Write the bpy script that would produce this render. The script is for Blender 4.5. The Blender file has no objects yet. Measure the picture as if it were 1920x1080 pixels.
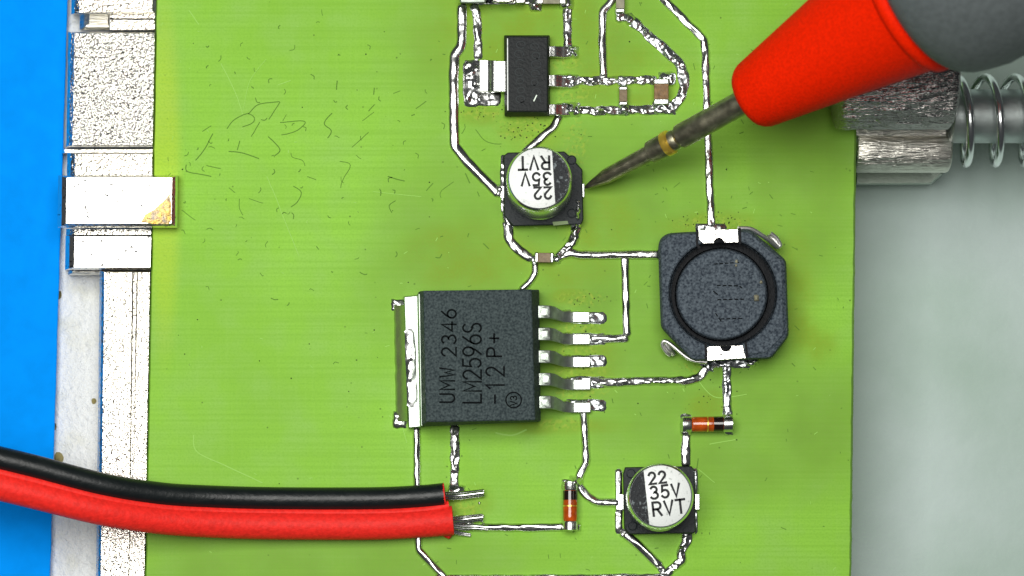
import bpy, math, random
from mathutils import Vector, Matrix, noise as mnoise
random.seed(7)
R = math.radians
scene = bpy.context.scene
COL = scene.collection

# ------------------------------------------------------------------ camera, world, lamps, exposure
CAM = Vector((-0.6, -5.6, 40.0))
cam_d = bpy.data.cameras.new('camera'); cam = bpy.data.objects.new('camera', cam_d); COL.objects.link(cam)
cam.location = CAM
cam_d.sensor_width = 36; cam_d.lens = 36*40/19.2
cam_d.shift_x = 60/1920; cam_d.shift_y = 560/1920
cam_d.clip_start = 0.5; cam_d.clip_end = 500
cam_d.dof.use_dof = True; cam_d.dof.focus_distance = 39.75; cam_d.dof.aperture_fstop = 0.2
scene.camera = cam
w = bpy.data.worlds.new('World'); scene.world = w; w.use_nodes = True
bg = w.node_tree.nodes['Background']; bg.inputs[0].default_value = (0.9, 0.96, 1, 1); bg.inputs[1].default_value = 0.045
ld = bpy.data.lights.new('microscope_lamp', 'AREA'); ld.shape = 'RECTANGLE'; ld.size = 34; ld.size_y = 25
ld.energy = 25200; ld.color = (1.0, 0.985, 0.94)
lo = bpy.data.objects.new('microscope_lamp', ld); COL.objects.link(lo); lo.location = (-7, 4, 45)
vs = scene.view_settings
vs.view_transform = 'Standard'; vs.look = 'None'; vs.exposure = 0.0; vs.gamma = 1.0

# ------------------------------------------------------------------ coordinates
def P(px, py, z=0.0):
    """point at height z that stands where the photograph's pixel (of 1920x1080) shows it"""
    b = Vector(((px-960)/100, (540-py)/100, 0))
    return b + (CAM-b)*(z/40.0)
def S(z): return (40-z)/4000.0            # world size of one photo pixel at height z

# ------------------------------------------------------------------ materials
def nd(nt, t, **kw):
    n = nt.nodes.new(t)
    for k, v in kw.items(): setattr(n, k, v)
    return n
def mat(name, base, rough=0.5, metal=0.0, spec=0.3, bump=0, bscale=20, detail=3, var=0.0, vscale=10, alt=None,
        stretch=(1, 1, 1), coat=0.0, thr=None, rvar=0.0, bdist=0.02, sheen=0.0):
    m = bpy.data.materials.new(name); m.use_nodes = True; nt = m.node_tree
    b = nt.nodes['Principled BSDF']
    b.inputs['Base Color'].default_value = (*base, 1); b.inputs['Roughness'].default_value = rough
    b.inputs['Metallic'].default_value = metal; b.inputs['Specular IOR Level'].default_value = spec
    b.inputs['Coat Weight'].default_value = coat; b.inputs['Coat Roughness'].default_value = 0.08
    tc = nd(nt, 'ShaderNodeTexCoord'); mp = nd(nt, 'ShaderNodeMapping'); mp.inputs['Scale'].default_value = stretch
    nt.links.new(tc.outputs['Object'], mp.inputs[0])
    if bump:
        n = nd(nt, 'ShaderNodeTexNoise'); n.inputs['Scale'].default_value = bscale; n.inputs['Detail'].default_value = detail
        n.inputs['Roughness'].default_value = 0.6
        nt.links.new(mp.outputs[0], n.inputs['Vector'])
        bp = nd(nt, 'ShaderNodeBump'); bp.inputs['Strength'].default_value = bump; bp.inputs['Distance'].default_value = bdist
        nt.links.new(n.outputs['Fac'], bp.inputs['Height']); nt.links.new(bp.outputs[0], b.inputs['Normal'])
    if var or alt:
        n2 = nd(nt, 'ShaderNodeTexNoise'); n2.inputs['Scale'].default_value = vscale; n2.inputs['Detail'].default_value = 5
        nt.links.new(mp.outputs[0], n2.inputs['Vector'])
        rp = nd(nt, 'ShaderNodeValToRGB')
        lo_, hi_ = thr or (0.35, 0.65)
        rp.color_ramp.elements[0].position = lo_; rp.color_ramp.elements[1].position = hi_
        a = alt or tuple(c*(1-var) for c in base)
        rp.color_ramp.elements[0].color = (*a, 1); rp.color_ramp.elements[1].color = (*base, 1)
        nt.links.new(n2.outputs['Fac'], rp.inputs[0]); nt.links.new(rp.outputs[0], b.inputs['Base Color'])
    if rvar:
        n3 = nd(nt, 'ShaderNodeTexNoise'); n3.inputs['Scale'].default_value = 3.5; n3.inputs['Detail'].default_value = 4
        nt.links.new(mp.outputs[0], n3.inputs['Vector'])
        mr = nd(nt, 'ShaderNodeMapRange'); mr.inputs[1].default_value = .3; mr.inputs[2].default_value = .7
        mr.inputs[3].default_value = rough; mr.inputs[4].default_value = rough+rvar
        nt.links.new(n3.outputs['Fac'], mr.inputs[0]); nt.links.new(mr.outputs[0], b.inputs['Roughness'])
    return m

M = {}
M['solder'] = mat('solder', (.70, .71, .70), .20, 1, bump=.22, bscale=6, detail=2, rvar=.14, bdist=.04)
M['solder_rough'] = mat('solder_rough', (.66, .69, .70), .22, 1, bump=.40, bscale=6.5, detail=2, rvar=.14, bdist=.05)
M['tin_wire'] = mat('tin_wire', (.70, .71, .69), .18, 1, bump=.12, bscale=6, rvar=.12)
M['tinned'] = mat('tinned', (.44, .50, .44), .45, 1, bump=.25, bscale=14, rvar=.12)
M['fillet'] = mat('flux_coated_solder', (.40, .50, .22), .3, .8, .4, bump=.5, bscale=8, rvar=.1)
M['bright_tin'] = mat('bright_tin', (.90, .90, .87), .42, 1, bump=.3, bscale=8)
M['dull_tin'] = mat('dull_tin', (.46, .52, .46), .38, .9, .2, bump=.35, bscale=10, var=.25, vscale=7)
M['lead'] = mat('lead_tin', (.70, .72, .69), .2, 1, bump=.2, bscale=16, rvar=.12)
M['nickel_speckled'] = mat('nickel_speckled', (.84, .83, .78), .12, 1, bump=1.0, bscale=15, detail=2.5, bdist=.055)
M['nickel_fine'] = mat('nickel_fine', (.80, .77, .69), .17, 1, bump=.9, bscale=17, detail=2, bdist=.036)
M['nickel'] = mat('nickel', (.84, .82, .77), .24, 1, bump=.45, bscale=14, detail=2, bdist=.022, alt=(.05, .05, .05), vscale=11, thr=(.345, .38))
M['nickel_bar'] = mat('nickel_bar', (.84, .83, .79), .24, 1, bump=.5, bscale=13, detail=2.5, bdist=.022, alt=(.05, .05, .05), vscale=11, thr=(.335, .37))
M['worn_brass'] = mat('worn_brass', (.62, .42, .10), .45, 1, bump=.8, bscale=12, bdist=.03, alt=(.28, .24, .2), vscale=7)
M['nickel_streak'] = mat('nickel_streak', (.74, .72, .65), .26, 1, bump=.8, bscale=9, stretch=(.25, 2, 2), bdist=.05, rvar=.1)
M['knurl'] = mat('knurled_steel', (.42, .40, .39), .22, 1, bump=.8, bscale=8, stretch=(.35, 2, 2), bdist=.09)
M['chrome'] = mat('spring_steel', (.85, .88, .88), .2, 1)
M['rod'] = mat('steel_rod', (.50, .55, .54), .42, 1, bump=.3, bscale=5, rvar=.2)
M['black_epoxy'] = mat('black_epoxy', (.066, .090, .092), .6, 0, .12, bump=.8, bscale=20, detail=2, alt=(.012, .022, .026), vscale=25, thr=(.30, .66), bdist=.02)
M['black_small'] = mat('black_moulding', (.012, .015, .016), .5, 0, .2, bump=.7, bscale=18, detail=3, bdist=.02)
M['ferrite'] = mat('ferrite', (.100, .126, .150), .6, 0, .12, bump=.8, bscale=20, detail=2, alt=(.018, .027, .04), vscale=25, thr=(.34, .64), bdist=.02)
M['ferrite_dark'] = mat('ferrite_dark', (.004, .005, .007), .5, 0, .12, bump=.6, bscale=16)
M['cap_base'] = mat('black_base_plastic', (.012, .017, .020), .5, 0, .25, bump=.6, bscale=18)
M['aluminium'] = mat('aluminium_can', (.80, .83, .80), .24, 1, bump=.08, bscale=10)
M['can_top'] = mat('can_top_coating', (.88, .92, .90), .5, 0.1, .3, bump=.3, bscale=30, alt=(.55, .60, .57), vscale=14, thr=(.28, .40))
M['print_black'] = mat('black_print', (.010, .012, .014), .5, 0, .2)
M['print_segment'] = mat('black_print_segment', (.011, .014, .017), .5, 0, .25, bump=.8, bscale=22, alt=(.16, .19, .20), vscale=18, thr=(.34, .42))
M['engraved'] = mat('engraved_marking', (.0035, .005, .0055), .8, 0, .05)
M['engraved_pale'] = mat('engraved_pale_marking', (.038, .046, .048), .6, 0, .15)
M['red_rubber'] = mat('red_sheath_pvc', (.93, .028, .020), .5, 0, .16, bump=.55, bscale=16, bdist=.02, var=.22, vscale=12)
M['black_rubber'] = mat('black_sheath_pvc', (.006, .009, .010), .30, 0, .35, bump=.35, bscale=11, bdist=.02, rvar=.12)
M['probe_red'] = mat('probe_red_plastic', (.90, .017, .0), .6, 0, .05, bump=.3, bscale=20, bdist=.015, var=.22, vscale=22)
M['probe_grey'] = mat('probe_grey_rubber', (.105, .122, .126), .6, 0, .25, bump=.25, bscale=16, var=.2, vscale=9)
M['probe_steel'] = mat('tarnished_steel', (.40, .38, .27), .32, .95, .4, bump=.25, bscale=10, alt=(.25, .24, .17), vscale=7, rvar=.12)
M['gold'] = mat('gold_ring', (.98, .66, .10), .28, .8, .5, bump=.3, bscale=14)
M['amber'] = mat('amber_glass', (.62, .095, .008), .10, 0, .5, coat=.6, var=.55, vscale=5)
M['band_black'] = mat('cathode_band', (.012, .006, .005), .12, 0, .5, coat=.6)
M['ceramic_brown'] = mat('ceramic_brown', (.27, .155, .06), .45, 0, .3, bump=.5, bscale=14, var=.45, vscale=12)
M['ceramic_tan'] = mat('ceramic_tan', (.25, .18, .10), .45, 0, .3, bump=.4, bscale=14, var=.35, vscale=12)
M['ceramic_grey'] = mat('ceramic_grey', (.33, .32, .22), .45, 0, .3, bump=.4, bscale=14, var=.3, vscale=9)
M['mark_dark'] = mat('residue_dark', (.105, .235, .028), .6, 0, .1)
M['mark_light'] = mat('scratch_pale', (.33, .62, .12), .6, 0, .1)
M['mark_black'] = mat('speck_dark', (.02, .035, .008), .6, 0, .1)
M['blue'] = mat('blue_silicone', (.0, .30, 1.0), .6, 0, .02, bump=.12, bscale=18, var=.10, vscale=2.2)
M['plate'] = mat('white_textured_plate', (.86, .89, .90), .6, 0, .15, bump=1.0, bscale=7, detail=5, bdist=.10, alt=(.76, .77, .68), vscale=1.6, thr=(.25, .5))
M['grime'] = mat('brown_grime', (.28, .24, .1), .7, 0, .1, alt=(.08, .07, .03), vscale=6)
M['bare_mask'] = mat('lifted_resin', (.17, .25, .09), .4, 0, .3)

def board_material():
    m = bpy.data.materials.new('green_laminate'); m.use_nodes = True; nt = m.node_tree; L = nt.links.new
    b = nt.nodes['Principled BSDF']; b.inputs['Roughness'].default_value = .45; b.inputs['Specular IOR Level'].default_value = .06
    tc = nd(nt, 'ShaderNodeTexCoord'); pos = tc.outputs['Object']
    def noise_(scale, stretch=(1, 1, 1), detail=3):
        mp = nd(nt, 'ShaderNodeMapping'); mp.inputs['Scale'].default_value = stretch; L(pos, mp.inputs[0])
        n = nd(nt, 'ShaderNodeTexNoise'); n.inputs['Scale'].default_value = scale; n.inputs['Detail'].default_value = detail
        L(mp.outputs[0], n.inputs['Vector']); return n.outputs['Fac']
    def ramp(fac, lo_, hi_):
        mr = nd(nt, 'ShaderNodeMapRange'); mr.inputs[1].default_value = lo_; mr.inputs[2].default_value = hi_
        L(fac, mr.inputs[0]); return mr.outputs[0]
    def math_(op, a, c):
        n = nd(nt, 'ShaderNodeMath', operation=op)
        for i, v in ((0, a), (1, c)):
            if isinstance(v, (int, float)): n.inputs[i].default_value = v
            else: L(v, n.inputs[i])
        n.use_clamp = True
        return n.outputs[0]
    def mix(f, a, c):
        n = nd(nt, 'ShaderNodeMix', data_type='RGBA')
        if isinstance(f, (int, float)): n.inputs['Factor'].default_value = f
        else: L(f, n.inputs['Factor'])
        for k, v in ((6, a), (7, c)):
            if isinstance(v, tuple): n.inputs[k].default_value = (*v, 1)
            else: L(v, n.inputs[k])
        return n.outputs[2]
    col = mix(ramp(noise_(.28, detail=2), .35, .65), (.250, .525, .052), (.292, .610, .066))
    col = mix(math_('MULTIPLY', ramp(noise_(1.3, detail=6), .42, .72), .7), col, (.285, .540, .110))   # paler cloudy resin
    col = mix(math_('MULTIPLY', ramp(noise_(2.2, (.08, 8.5, 1), 3), .42, .66), .42), col, (.205, .455, .038))   # weft
    col = mix(math_('MULTIPLY', ramp(noise_(3.2, (4.5, .12, 1), 2), .5, .78), .16), col, (.33, .62, .11))     # warp
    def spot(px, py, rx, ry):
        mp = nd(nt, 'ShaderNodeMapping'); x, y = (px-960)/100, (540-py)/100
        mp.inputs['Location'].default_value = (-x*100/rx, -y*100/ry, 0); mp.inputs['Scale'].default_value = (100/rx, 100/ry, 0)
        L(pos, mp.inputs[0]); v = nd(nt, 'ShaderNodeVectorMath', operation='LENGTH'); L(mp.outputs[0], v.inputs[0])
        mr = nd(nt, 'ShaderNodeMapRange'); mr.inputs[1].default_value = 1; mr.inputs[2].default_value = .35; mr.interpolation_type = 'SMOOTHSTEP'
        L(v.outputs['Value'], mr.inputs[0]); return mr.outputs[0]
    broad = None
    for s in ((1000, 70, 380, 260), (1170, 400, 380, 300), (1200, 640, 400, 300), (1420, 800, 330, 200), (900, 500, 300, 330), (600, 1060, 500, 130), (1500, 330, 160, 300)):  # olive film tint; the bottom left spot is painted shade
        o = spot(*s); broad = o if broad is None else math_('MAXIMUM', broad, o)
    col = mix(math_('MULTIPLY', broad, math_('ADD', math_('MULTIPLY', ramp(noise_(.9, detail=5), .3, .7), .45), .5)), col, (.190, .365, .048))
    stains = None
    for s in ((985, 50, 260, 150), (1120, 410, 110, 90), (880, 480, 160, 90), (1000, 245, 90, 60), (900, 215, 70, 30), (1095, 675, 95, 110), (1045, 800, 180, 22), (1340, 425, 150, 40), (1490, 560, 60, 160),
              (1070, 555, 60, 25), (1330, 760, 60, 40), (1180, 150, 170, 90), (870, 940, 70, 50), (950, 480, 120, 50), (1520, 640, 70, 60), (1060, 500, 130, 60)):
        o = spot(*s); stains = o if stains is None else math_('MAXIMUM', stains, o)
    col = mix(math_('MULTIPLY', stains, math_('ADD', math_('MULTIPLY', ramp(noise_(1.6, detail=5), .35, .65), .55), .22)), col, (.225, .350, .026))
    edge = spot(308, 330, 42, 420)
    col = mix(math_('MULTIPLY', edge, .45), col, (.50, .66, .035))
    # crusty flux between the leads, under the small chip and round the inductor terminals
    crust = None
    for s in ((985, 240, 75, 36), (905, 212, 60, 20), (1090, 560, 60, 20), (1085, 612, 70, 15), (1085, 694, 75, 18), (1085, 735, 75, 16), (1080, 655, 60, 12),
              (1340, 420, 95, 22), (1060, 120, 45, 16), (1075, 178, 55, 22), (1050, 795, 70, 18), (1310, 690, 60, 16), (1080, 268, 30, 60), (870, 950, 50, 30)):
        o = spot(*s); crust = o if crust is None else math_('MAXIMUM', crust, o)
    cn = ramp(noise_(13, detail=4), .50, .60)
    col = mix(math_('MULTIPLY', math_('MULTIPLY', crust, cn), .62), col, (.36, .47, .06))
    dn = ramp(noise_(17, detail=3), .60, .68)
    col = mix(math_('MULTIPLY', math_('MULTIPLY', crust, dn), .5), col, (.07, .12, .015))
    # tiny pits
    vo = nd(nt, 'ShaderNodeTexVoronoi'); vo.inputs['Scale'].default_value = 3.3; L(pos, vo.inputs['Vector'])
    mr = nd(nt, 'ShaderNodeMapRange'); mr.inputs[1].default_value = .075; mr.inputs[2].default_value = .035; L(vo.outputs['Distance'], mr.inputs[0])
    sep = nd(nt, 'ShaderNodeSeparateColor'); L(vo.outputs['Color'], sep.inputs[0])
    col = mix(math_('MULTIPLY', math_('MULTIPLY', mr.outputs[0], ramp(sep.outputs[0], .35, .8)), .75), col, (.07, .13, .02))
    # grain
    col = mix(math_('MULTIPLY', ramp(noise_(26, detail=2), .45, .72), .4), col, (.19, .44, .04))
    L(col, b.inputs['Base Color'])
    bp = nd(nt, 'ShaderNodeBump'); bp.inputs['Strength'].default_value = .5; bp.inputs['Distance'].default_value = .03
    h = math_('ADD', math_('MULTIPLY', noise_(2.2, (.09, 4.5, 1), 3), .25), math_('MULTIPLY', math_('MULTIPLY', crust, noise_(13, detail=4)), .9))
    L(h, bp.inputs['Height']); L(bp.outputs[0], b.inputs['Normal'])
    return m
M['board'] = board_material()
def table_material():
    m = mat('grey_table', (.58, .69, .67), .6, 0, .1, bump=.3, bscale=4, bdist=.05, alt=(.42, .55, .48), vscale=.3, thr=(.3, .7))
    return m
M['table'] = table_material()

# ------------------------------------------------------------------ mesh helpers
class MB:
    def __init__(s): s.v = []; s.f = []
    def loft(s, rings, cap0=True, cap1=True, closed=True):
        k = len(rings[0]); o = len(s.v)
        for r in rings: s.v += [Vector(p) for p in r]
        for i in range(len(rings)-1):
            for j in range(k if closed else k-1):
                a = o+i*k+j; b_ = o+i*k+(j+1) % k
                s.f.append((a, b_, b_+k, a+k))
        if cap0: s.f.append(tuple(o+j for j in reversed(range(k))))
        if cap1: s.f.append(tuple(o+(len(rings)-1)*k+j for j in range(k)))
        return s
    def grid(s, rows): return s.loft(rows, False, False, False)
    def poly(s, pts):
        o = len(s.v); s.v += [Vector(p) for p in pts]; s.f.append(tuple(range(o, o+len(pts)))); return s
    def tube(s, path, radii, n=12, cap=True, jit=0.0):
        path = [Vector(p) for p in path]
        if isinstance(radii, (int, float)): radii = [radii]*len(path)
        rings = []; up = Vector((0, 0, 1))
        for i, p in enumerate(path):
            t = (path[min(i+1, len(path)-1)]-path[max(i-1, 0)]).normalized()
            a = up - t*up.dot(t)
            if a.length < 1e-3: a = Vector((0, 1, 0))-t*t.y
            a.normalize(); c = t.cross(a)
            rings.append([p+(a*math.cos(2*math.pi*j/n)+c*math.sin(2*math.pi*j/n))*radii[i]*(1+random.uniform(-jit, jit)) for j in range(n)])
        return s.loft(rings, cap, cap)
    def build(s, name, material, parent=None, sharp=40, bevel=0.0, seg=2):
        me = bpy.data.meshes.new(name)
        off = parent.matrix_basis.translation if parent is not None else Vector((0, 0, 0))
        if parent is not None and parent.parent is not None: off = off + parent.parent.matrix_basis.translation
        me.from_pydata([tuple(p-off) for p in s.v], [], s.f)
        import bmesh
        bm = bmesh.new(); bm.from_mesh(me); bmesh.ops.recalc_face_normals(bm, faces=bm.faces); bm.to_mesh(me); bm.free()
        for p in me.polygons: p.use_smooth = True
        me.set_sharp_from_angle(angle=R(sharp))
        me.materials.append(M[material] if isinstance(material, str) else material)
        o = bpy.data.objects.new(name, me); COL.objects.link(o)
        if parent is not None: o.parent = parent
        if bevel:
            bv = o.modifiers.new('bevel', 'BEVEL'); bv.width = bevel; bv.segments = seg; bv.limit_method = 'ANGLE'; bv.angle_limit = R(30)
        return o
def tag(o, label=None, cat=None, group=None, kind=None):
    if label: o['label'] = label
    if cat: o['category'] = cat
    if group: o['group'] = group
    if kind: o['kind'] = kind
    return o
def thing(name, label, cat, px, py, z=0, group=None):
    o = bpy.data.objects.new(name, None); COL.objects.link(o); o.empty_display_size = .2
    o.location = P(px, py, z); return tag(o, label, cat, group)
def ring2d(pts, z): return [P(x, y, z) for x, y in pts]
def circ(cx, cy, r, z, n=48):
    """circle of radius r (photo pixels at that height)"""
    c = P(cx, cy, z); rr = r*S(z)
    return [c+Vector((math.cos(2*math.pi*j/n)*rr, math.sin(2*math.pi*j/n)*rr, 0)) for j in range(n)]
def inset(pts, d):
    cx = sum(p[0] for p in pts)/len(pts); cy = sum(p[1] for p in pts)/len(pts); out = []
    n = len(pts)
    for i in range(n):
        a, b_, c = Vector(pts[i-1]), Vector(pts[i]), Vector(pts[(i+1) % n])
        e1 = (b_-a).normalized(); e2 = (c-b_).normalized()
        n1 = Vector((-e1.y, e1.x)); n2 = Vector((-e2.y, e2.x))
        if n1.dot(Vector((cx, cy))-b_) < 0 and n2.dot(Vector((cx, cy))-b_) < 0: n1, n2 = -n1, -n2
        m_ = (n1+n2); m_ = m_/max(.35, m_.dot(n1)) if m_.length > 1e-6 else n1
        q = b_+m_*d; out.append((q.x, q.y))
    return out
def resample(pts, step=3.0, smooth=3):
    out = []
    for i in range(len(pts)-1):
        a, b_ = Vector(pts[i]), Vector(pts[i+1]); n = max(1, int((b_-a).length/step))
        out += [a+(b_-a)*k/n for k in range(n)]
    out.append(Vector(pts[-1]))
    for _ in range(smooth):
        out = [out[0]]+[(out[i-1]+out[i]*2+out[i+1])/4 for i in range(1, len(out)-1)]+[out[-1]]
    return out
seedc = [0]
def trace(pts, w, h=.032, rough=.10, material='tin_wire', parent=None, name='trace', z0=0.0, wob=.6):
    """a tinned copper track: half-round, uneven section swept along photo pixels"""
    seedc[0] += 1; so = seedc[0]*17.3; w = w*1.2
    path = resample(pts); mb = MB(); rows = []; run = 0.0
    for i, p in enumerate(path):
        if i: run += (p-path[i-1]).length
        t = (path[min(i+1, len(path)-1)]-path[max(i-1, 0)]); t = t/max(t.length, 1e-6); nrm = Vector((-t.y, t.x))
        e = min(1, (min(i, len(path)-1-i)+.6)*.42)
        wl = w/2*(1+rough*1.0*mnoise.noise((p.x*.06, p.y*.06, so)))*(.55+.45*e)
        wr = w/2*(1+rough*1.0*mnoise.noise((p.x*.06, p.y*.06, so+50)))*(.55+.45*e)
        sh = wob*mnoise.noise((p.x*.05, p.y*.05, so+9))
        row = []
        for k in range(11):
            th = -math.pi/2+math.pi*k/10; u = math.sin(th); c = max(0, math.cos(th))
            q = p+nrm*((wl if u < 0 else wr)*u+sh)
            hz = h*1.75*(c**.9)*e*(1+rough*2.2*mnoise.noise((run*(.03+.12*rough), u*1.3, so+3))+rough*rough*7*mnoise.noise((run*.2, u*2.2, so+5)))
            row.append(P(q.x, q.y, z0-.006+max(0, hz)+.001*c))
        rows.append(row)
    mb.grid(rows); mb.f.append(tuple(range(11))); o = len(mb.v)-11; mb.f.append(tuple(range(o, o+11)))
    return mb.build(name, material, parent, 75)
def blob(cx, cy, w_, h_, hz=.06, rough=.35, material='solder_rough', parent=None, name='solder_pad', rot=0, z0=0.0, flat=.5, step=2.6):
    """lumpy solder over a rectangular pad (photo pixels)"""
    seedc[0] += 1; so = seedc[0]*11.7
    nx = max(6, int(w_/step)); ny = max(6, int(h_/step)); rows = []; cr, sr = math.cos(R(rot)), math.sin(R(rot))
    for j in range(ny+1):
        row = []
        for i in range(nx+1):
            u = -1+2*i/nx; v = -1+2*j/ny
            d = max(abs(u), abs(v)); dd = (abs(u)**5+abs(v)**5)**.2
            x = u*w_/2; y = v*h_/2
            kx = 1-.10*max(0, abs(u*v)-.3); x *= kx; y *= kx
            x += 1.6*mnoise.noise((u*2.3, v*2.3, so))*d; y += 1.6*mnoise.noise((u*2.3, v*2.3, so+8))*d
            X, Y = cx+x*cr-y*sr, cy+x*sr+y*cr
            e = max(0, 1-dd**2)**flat
            z = hz*e*(1+rough*mnoise.noise((X*.075, Y*.075, so))*1.8+rough*mnoise.noise((X*.16, Y*.16, so))*.9)
            row.append(P(X, Y, z0-.004+max(0, z)))
        rows.append(row)
    return MB().grid(rows).build(name, material, parent, 80)
def strip(stations, material, parent, name, t=.10, bevel=.012):
    """bent sheet-metal lead: stations are (px, y0, y1, z_top)"""
    rings = []
    for (x, y0, y1, z) in stations:
        rings.append([P(x, y0, z), P(x, y1, z), P(x, y1, z)-Vector((0, 0, t)), P(x, y0, z)-Vector((0, 0, t))])
    return MB().loft(rings).build(name, material, parent, 40, bevel)
def bezier_st(st, n=4):
    out = []
    for i in range(len(st)-1):
        for k in range(n):
            f = k/n; g = f*f*(3-2*f)
            a, b_ = st[i], st[i+1]
            out.append((a[0]+(b_[0]-a[0])*f, a[1]+(b_[1]-a[1])*f, a[2]+(b_[2]-a[2])*f, a[3]+(b_[3]-a[3])*g))
    out.append(st[-1]); return out

# stroke lettering ---------------------------------------------------
def arc(cx, cy, rx, ry, a0, a1, n=12):
    return [(cx+rx*math.cos(R(a0+(a1-a0)*i/n)), cy+ry*math.sin(R(a0+(a1-a0)*i/n))) for i in range(n+1)]
G = {
 '0': [arc(.3, .5, .27, .5, 0, 360, 20)], '1': [[(.1, .78), (.32, 1), (.32, 0)]],
 '2': [arc(.3, .71, .27, .28, 165, -38)+[(.03, 0), (.6, 0)]],
 '3': [arc(.28, .75, .25, .24, 150, -80)+arc(.28, .27, .3, .26, 80, -150)],
 '4': [[(.46, 0), (.46, 1), (.0, .28), (.62, .28)]],
 '5': [[(.55, 1), (.12, 1), (.07, .54)]+arc(.29, .32, .29, .31, 125, -150)],
 '6': [[(.48, 1), (.2, .68), (.05, .42)]+arc(.31, .3, .28, .3, 160, 520, 18)],
 '9': [[(.12, 0), (.4, .32), (.55, .58)]+arc(.29, .7, .28, .3, -20, 340, 18)],
 'R': [[(0, 0), (0, 1), (.3, 1)]+arc(.32, .74, .26, .26, 90, -90)+[(0, .48)], [(.3, .48), (.6, 0)]],
 'P': [[(0, 0), (0, 1), (.3, 1)]+arc(.32, .74, .26, .26, 90, -90)+[(0, .48)]],
 'V': [[(0, 1), (.31, 0), (.62, 1)]], 'T': [[(-.02, 1), (.64, 1)], [(.31, 1), (.31, 0)]], 'L': [[(0, 1), (0, 0), (.55, 0)]],
 'M': [[(0, 0), (0, 1), (.3, .35), (.6, 1), (.6, 0)]], 'N': [[(0, 0), (0, 1), (.56, 0), (.56, 1)]],
 'S': [arc(.3, .75, .26, .25, 35, 270)+arc(.3, .25, .28, .25, 90, -145)],
 'U': [[(0, 1), (0, .3)]+arc(.28, .28, .28, .28, 180, 360)+[(.56, 1)]], 'W': [[(0, 1), (.13, 0), (.3, .65), (.47, 0), (.6, 1)]],
 '+': [[(0, .5), (.6, .5)], [(.3, .8), (.3, .2)]], '-': [[(.05, .5), (.55, .5)]]}
def ribbon(mb, pts, wd, place, cap=True):
    pts = [Vector(p) for p in pts]; L_, R_ = [], []
    for i, p in enumerate(pts):
        d1 = (pts[i]-pts[i-1]).normalized() if i else (pts[1]-pts[0]).normalized()
        d2 = (pts[i+1]-pts[i]).normalized() if i < len(pts)-1 else d1
        t = d1+d2; t = t.normalized() if t.length > 1e-5 else d1
        n_ = Vector((-t.y, t.x)); k = wd/2/max(.5, abs(n_.dot(Vector((-d1.y, d1.x)))))
        q = p
        if cap and i == 0: q = p-d1*wd*.4
        if cap and i == len(pts)-1: q = p+d1*wd*.4
        L_.append(place(q+n_*k)); R_.append(place(q-n_*k))
    mb.grid([[a, b_] for a, b_ in zip(L_, R_)])
def text(mb, s, ox, oy, hgt, rot, z, wd, adv=.86, wfac=1.0):
    """letters start at pixel (ox, oy) = baseline left; rot in degrees counter-clockwise as seen"""
    c, sn = math.cos(R(rot)), math.sin(R(rot)); x0 = 0
    for ch in s:
        if ch != ' ':
            for st in G[ch]:
                pts = [((x0+p[0]*wfac)*hgt, p[1]*hgt) for p in st]
                ribbon(mb, pts, wd, lambda q: P(ox+q.x*c-q.y*sn, oy-(q.x*sn+q.y*c), z))
        x0 += adv
    return mb

# ================================================================== the setting
mb = MB(); mb.poly([(-90, -90, -3.2), (90, -90, -3.2), (90, 90, -3.2), (-90, 90, -3.2)])
tag(mb.build('table_top', 'table'), 'pale grey table surface out of focus to the right of the board', None, kind='structure')
# stains on the table at the right
def patch(name, pts, z, material, parent):
    return MB().poly(ring2d(pts, z)).build(name, material, parent)

plate = thing('white_plate', 'white rough-textured plate between blue mat and metal clamp', 'plate', 150, 800, -1.6)
q = [(40, -330), (330, -330), (330, 1420), (40, 1420)]
MB().loft([ring2d(q, -1.6), ring2d(q, -1.1), ring2d(inset(q, 3), -1.07)]).build('plate_body', 'plate', plate)
for (x, y, r) in ((109, 553, 6), (110, 858, 8), (176, 752, 4), (101, 800, 5)):
    pts = [(x+r*math.cos(a*.7)*(1+.35*random.random()), y+r*1.3*math.sin(a*.7)*(1+.35*random.random())) for a in range(9)]
    patch('grime_spot', pts, -1.064, 'grime', plate)
mat_thing = thing('blue_mat', 'flat blue work mat along the left side', 'mat', 20, 540, -1.06)
edge = []
for i in range(91):
    y = -330+1750*i/90; x = 127-33*y/1080+1.1*mnoise.noise((y*.02, 3, 1))
    edge.append((x, y))
q = [(-2600, -330)]+edge+[(-2600, 1420)]
MB().loft([ring2d(q, -1.06), ring2d(q, -.90), ring2d([(p[0]-(2 if 0 < i < len(q)-1 else 0), p[1]) for i, p in enumerate(q)], -.88)]).build('mat_sheet', 'blue', mat_thing)

# ================================================================== circuit board
board = thing('circuit_board', 'yellow-green circuit board with tinned traces and soldered parts', 'circuit board', 960, 540, 0)
def wavy(a, b_, n=60, amp=.7, s=0):
    out = []
    for i in range(n):
        f = i/n; x = a[0]+(b_[0]-a[0])*f; y = a[1]+(b_[1]-a[1])*f
        k = amp*mnoise.noise((x*.05, y*.05, s)); out.append((x+k, y))
    return out
outl = wavy((299, -320), (266.7, 1400), 110, s=1)+wavy((1592.6, 1400), (1612, -320), 110, amp=1.3, s=2)
def edge_in(d, dr): return [(p[0]+(d if p[0] < 900 else -dr+1.5*mnoise.noise((0, p[1]*.12, 7))), p[1]) for p in outl]
MB().loft([ring2d(outl, -.40), ring2d(outl, -.07), ring2d(edge_in(2.5, 4.0), 0)]).build('substrate', 'board', board, 30)

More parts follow.
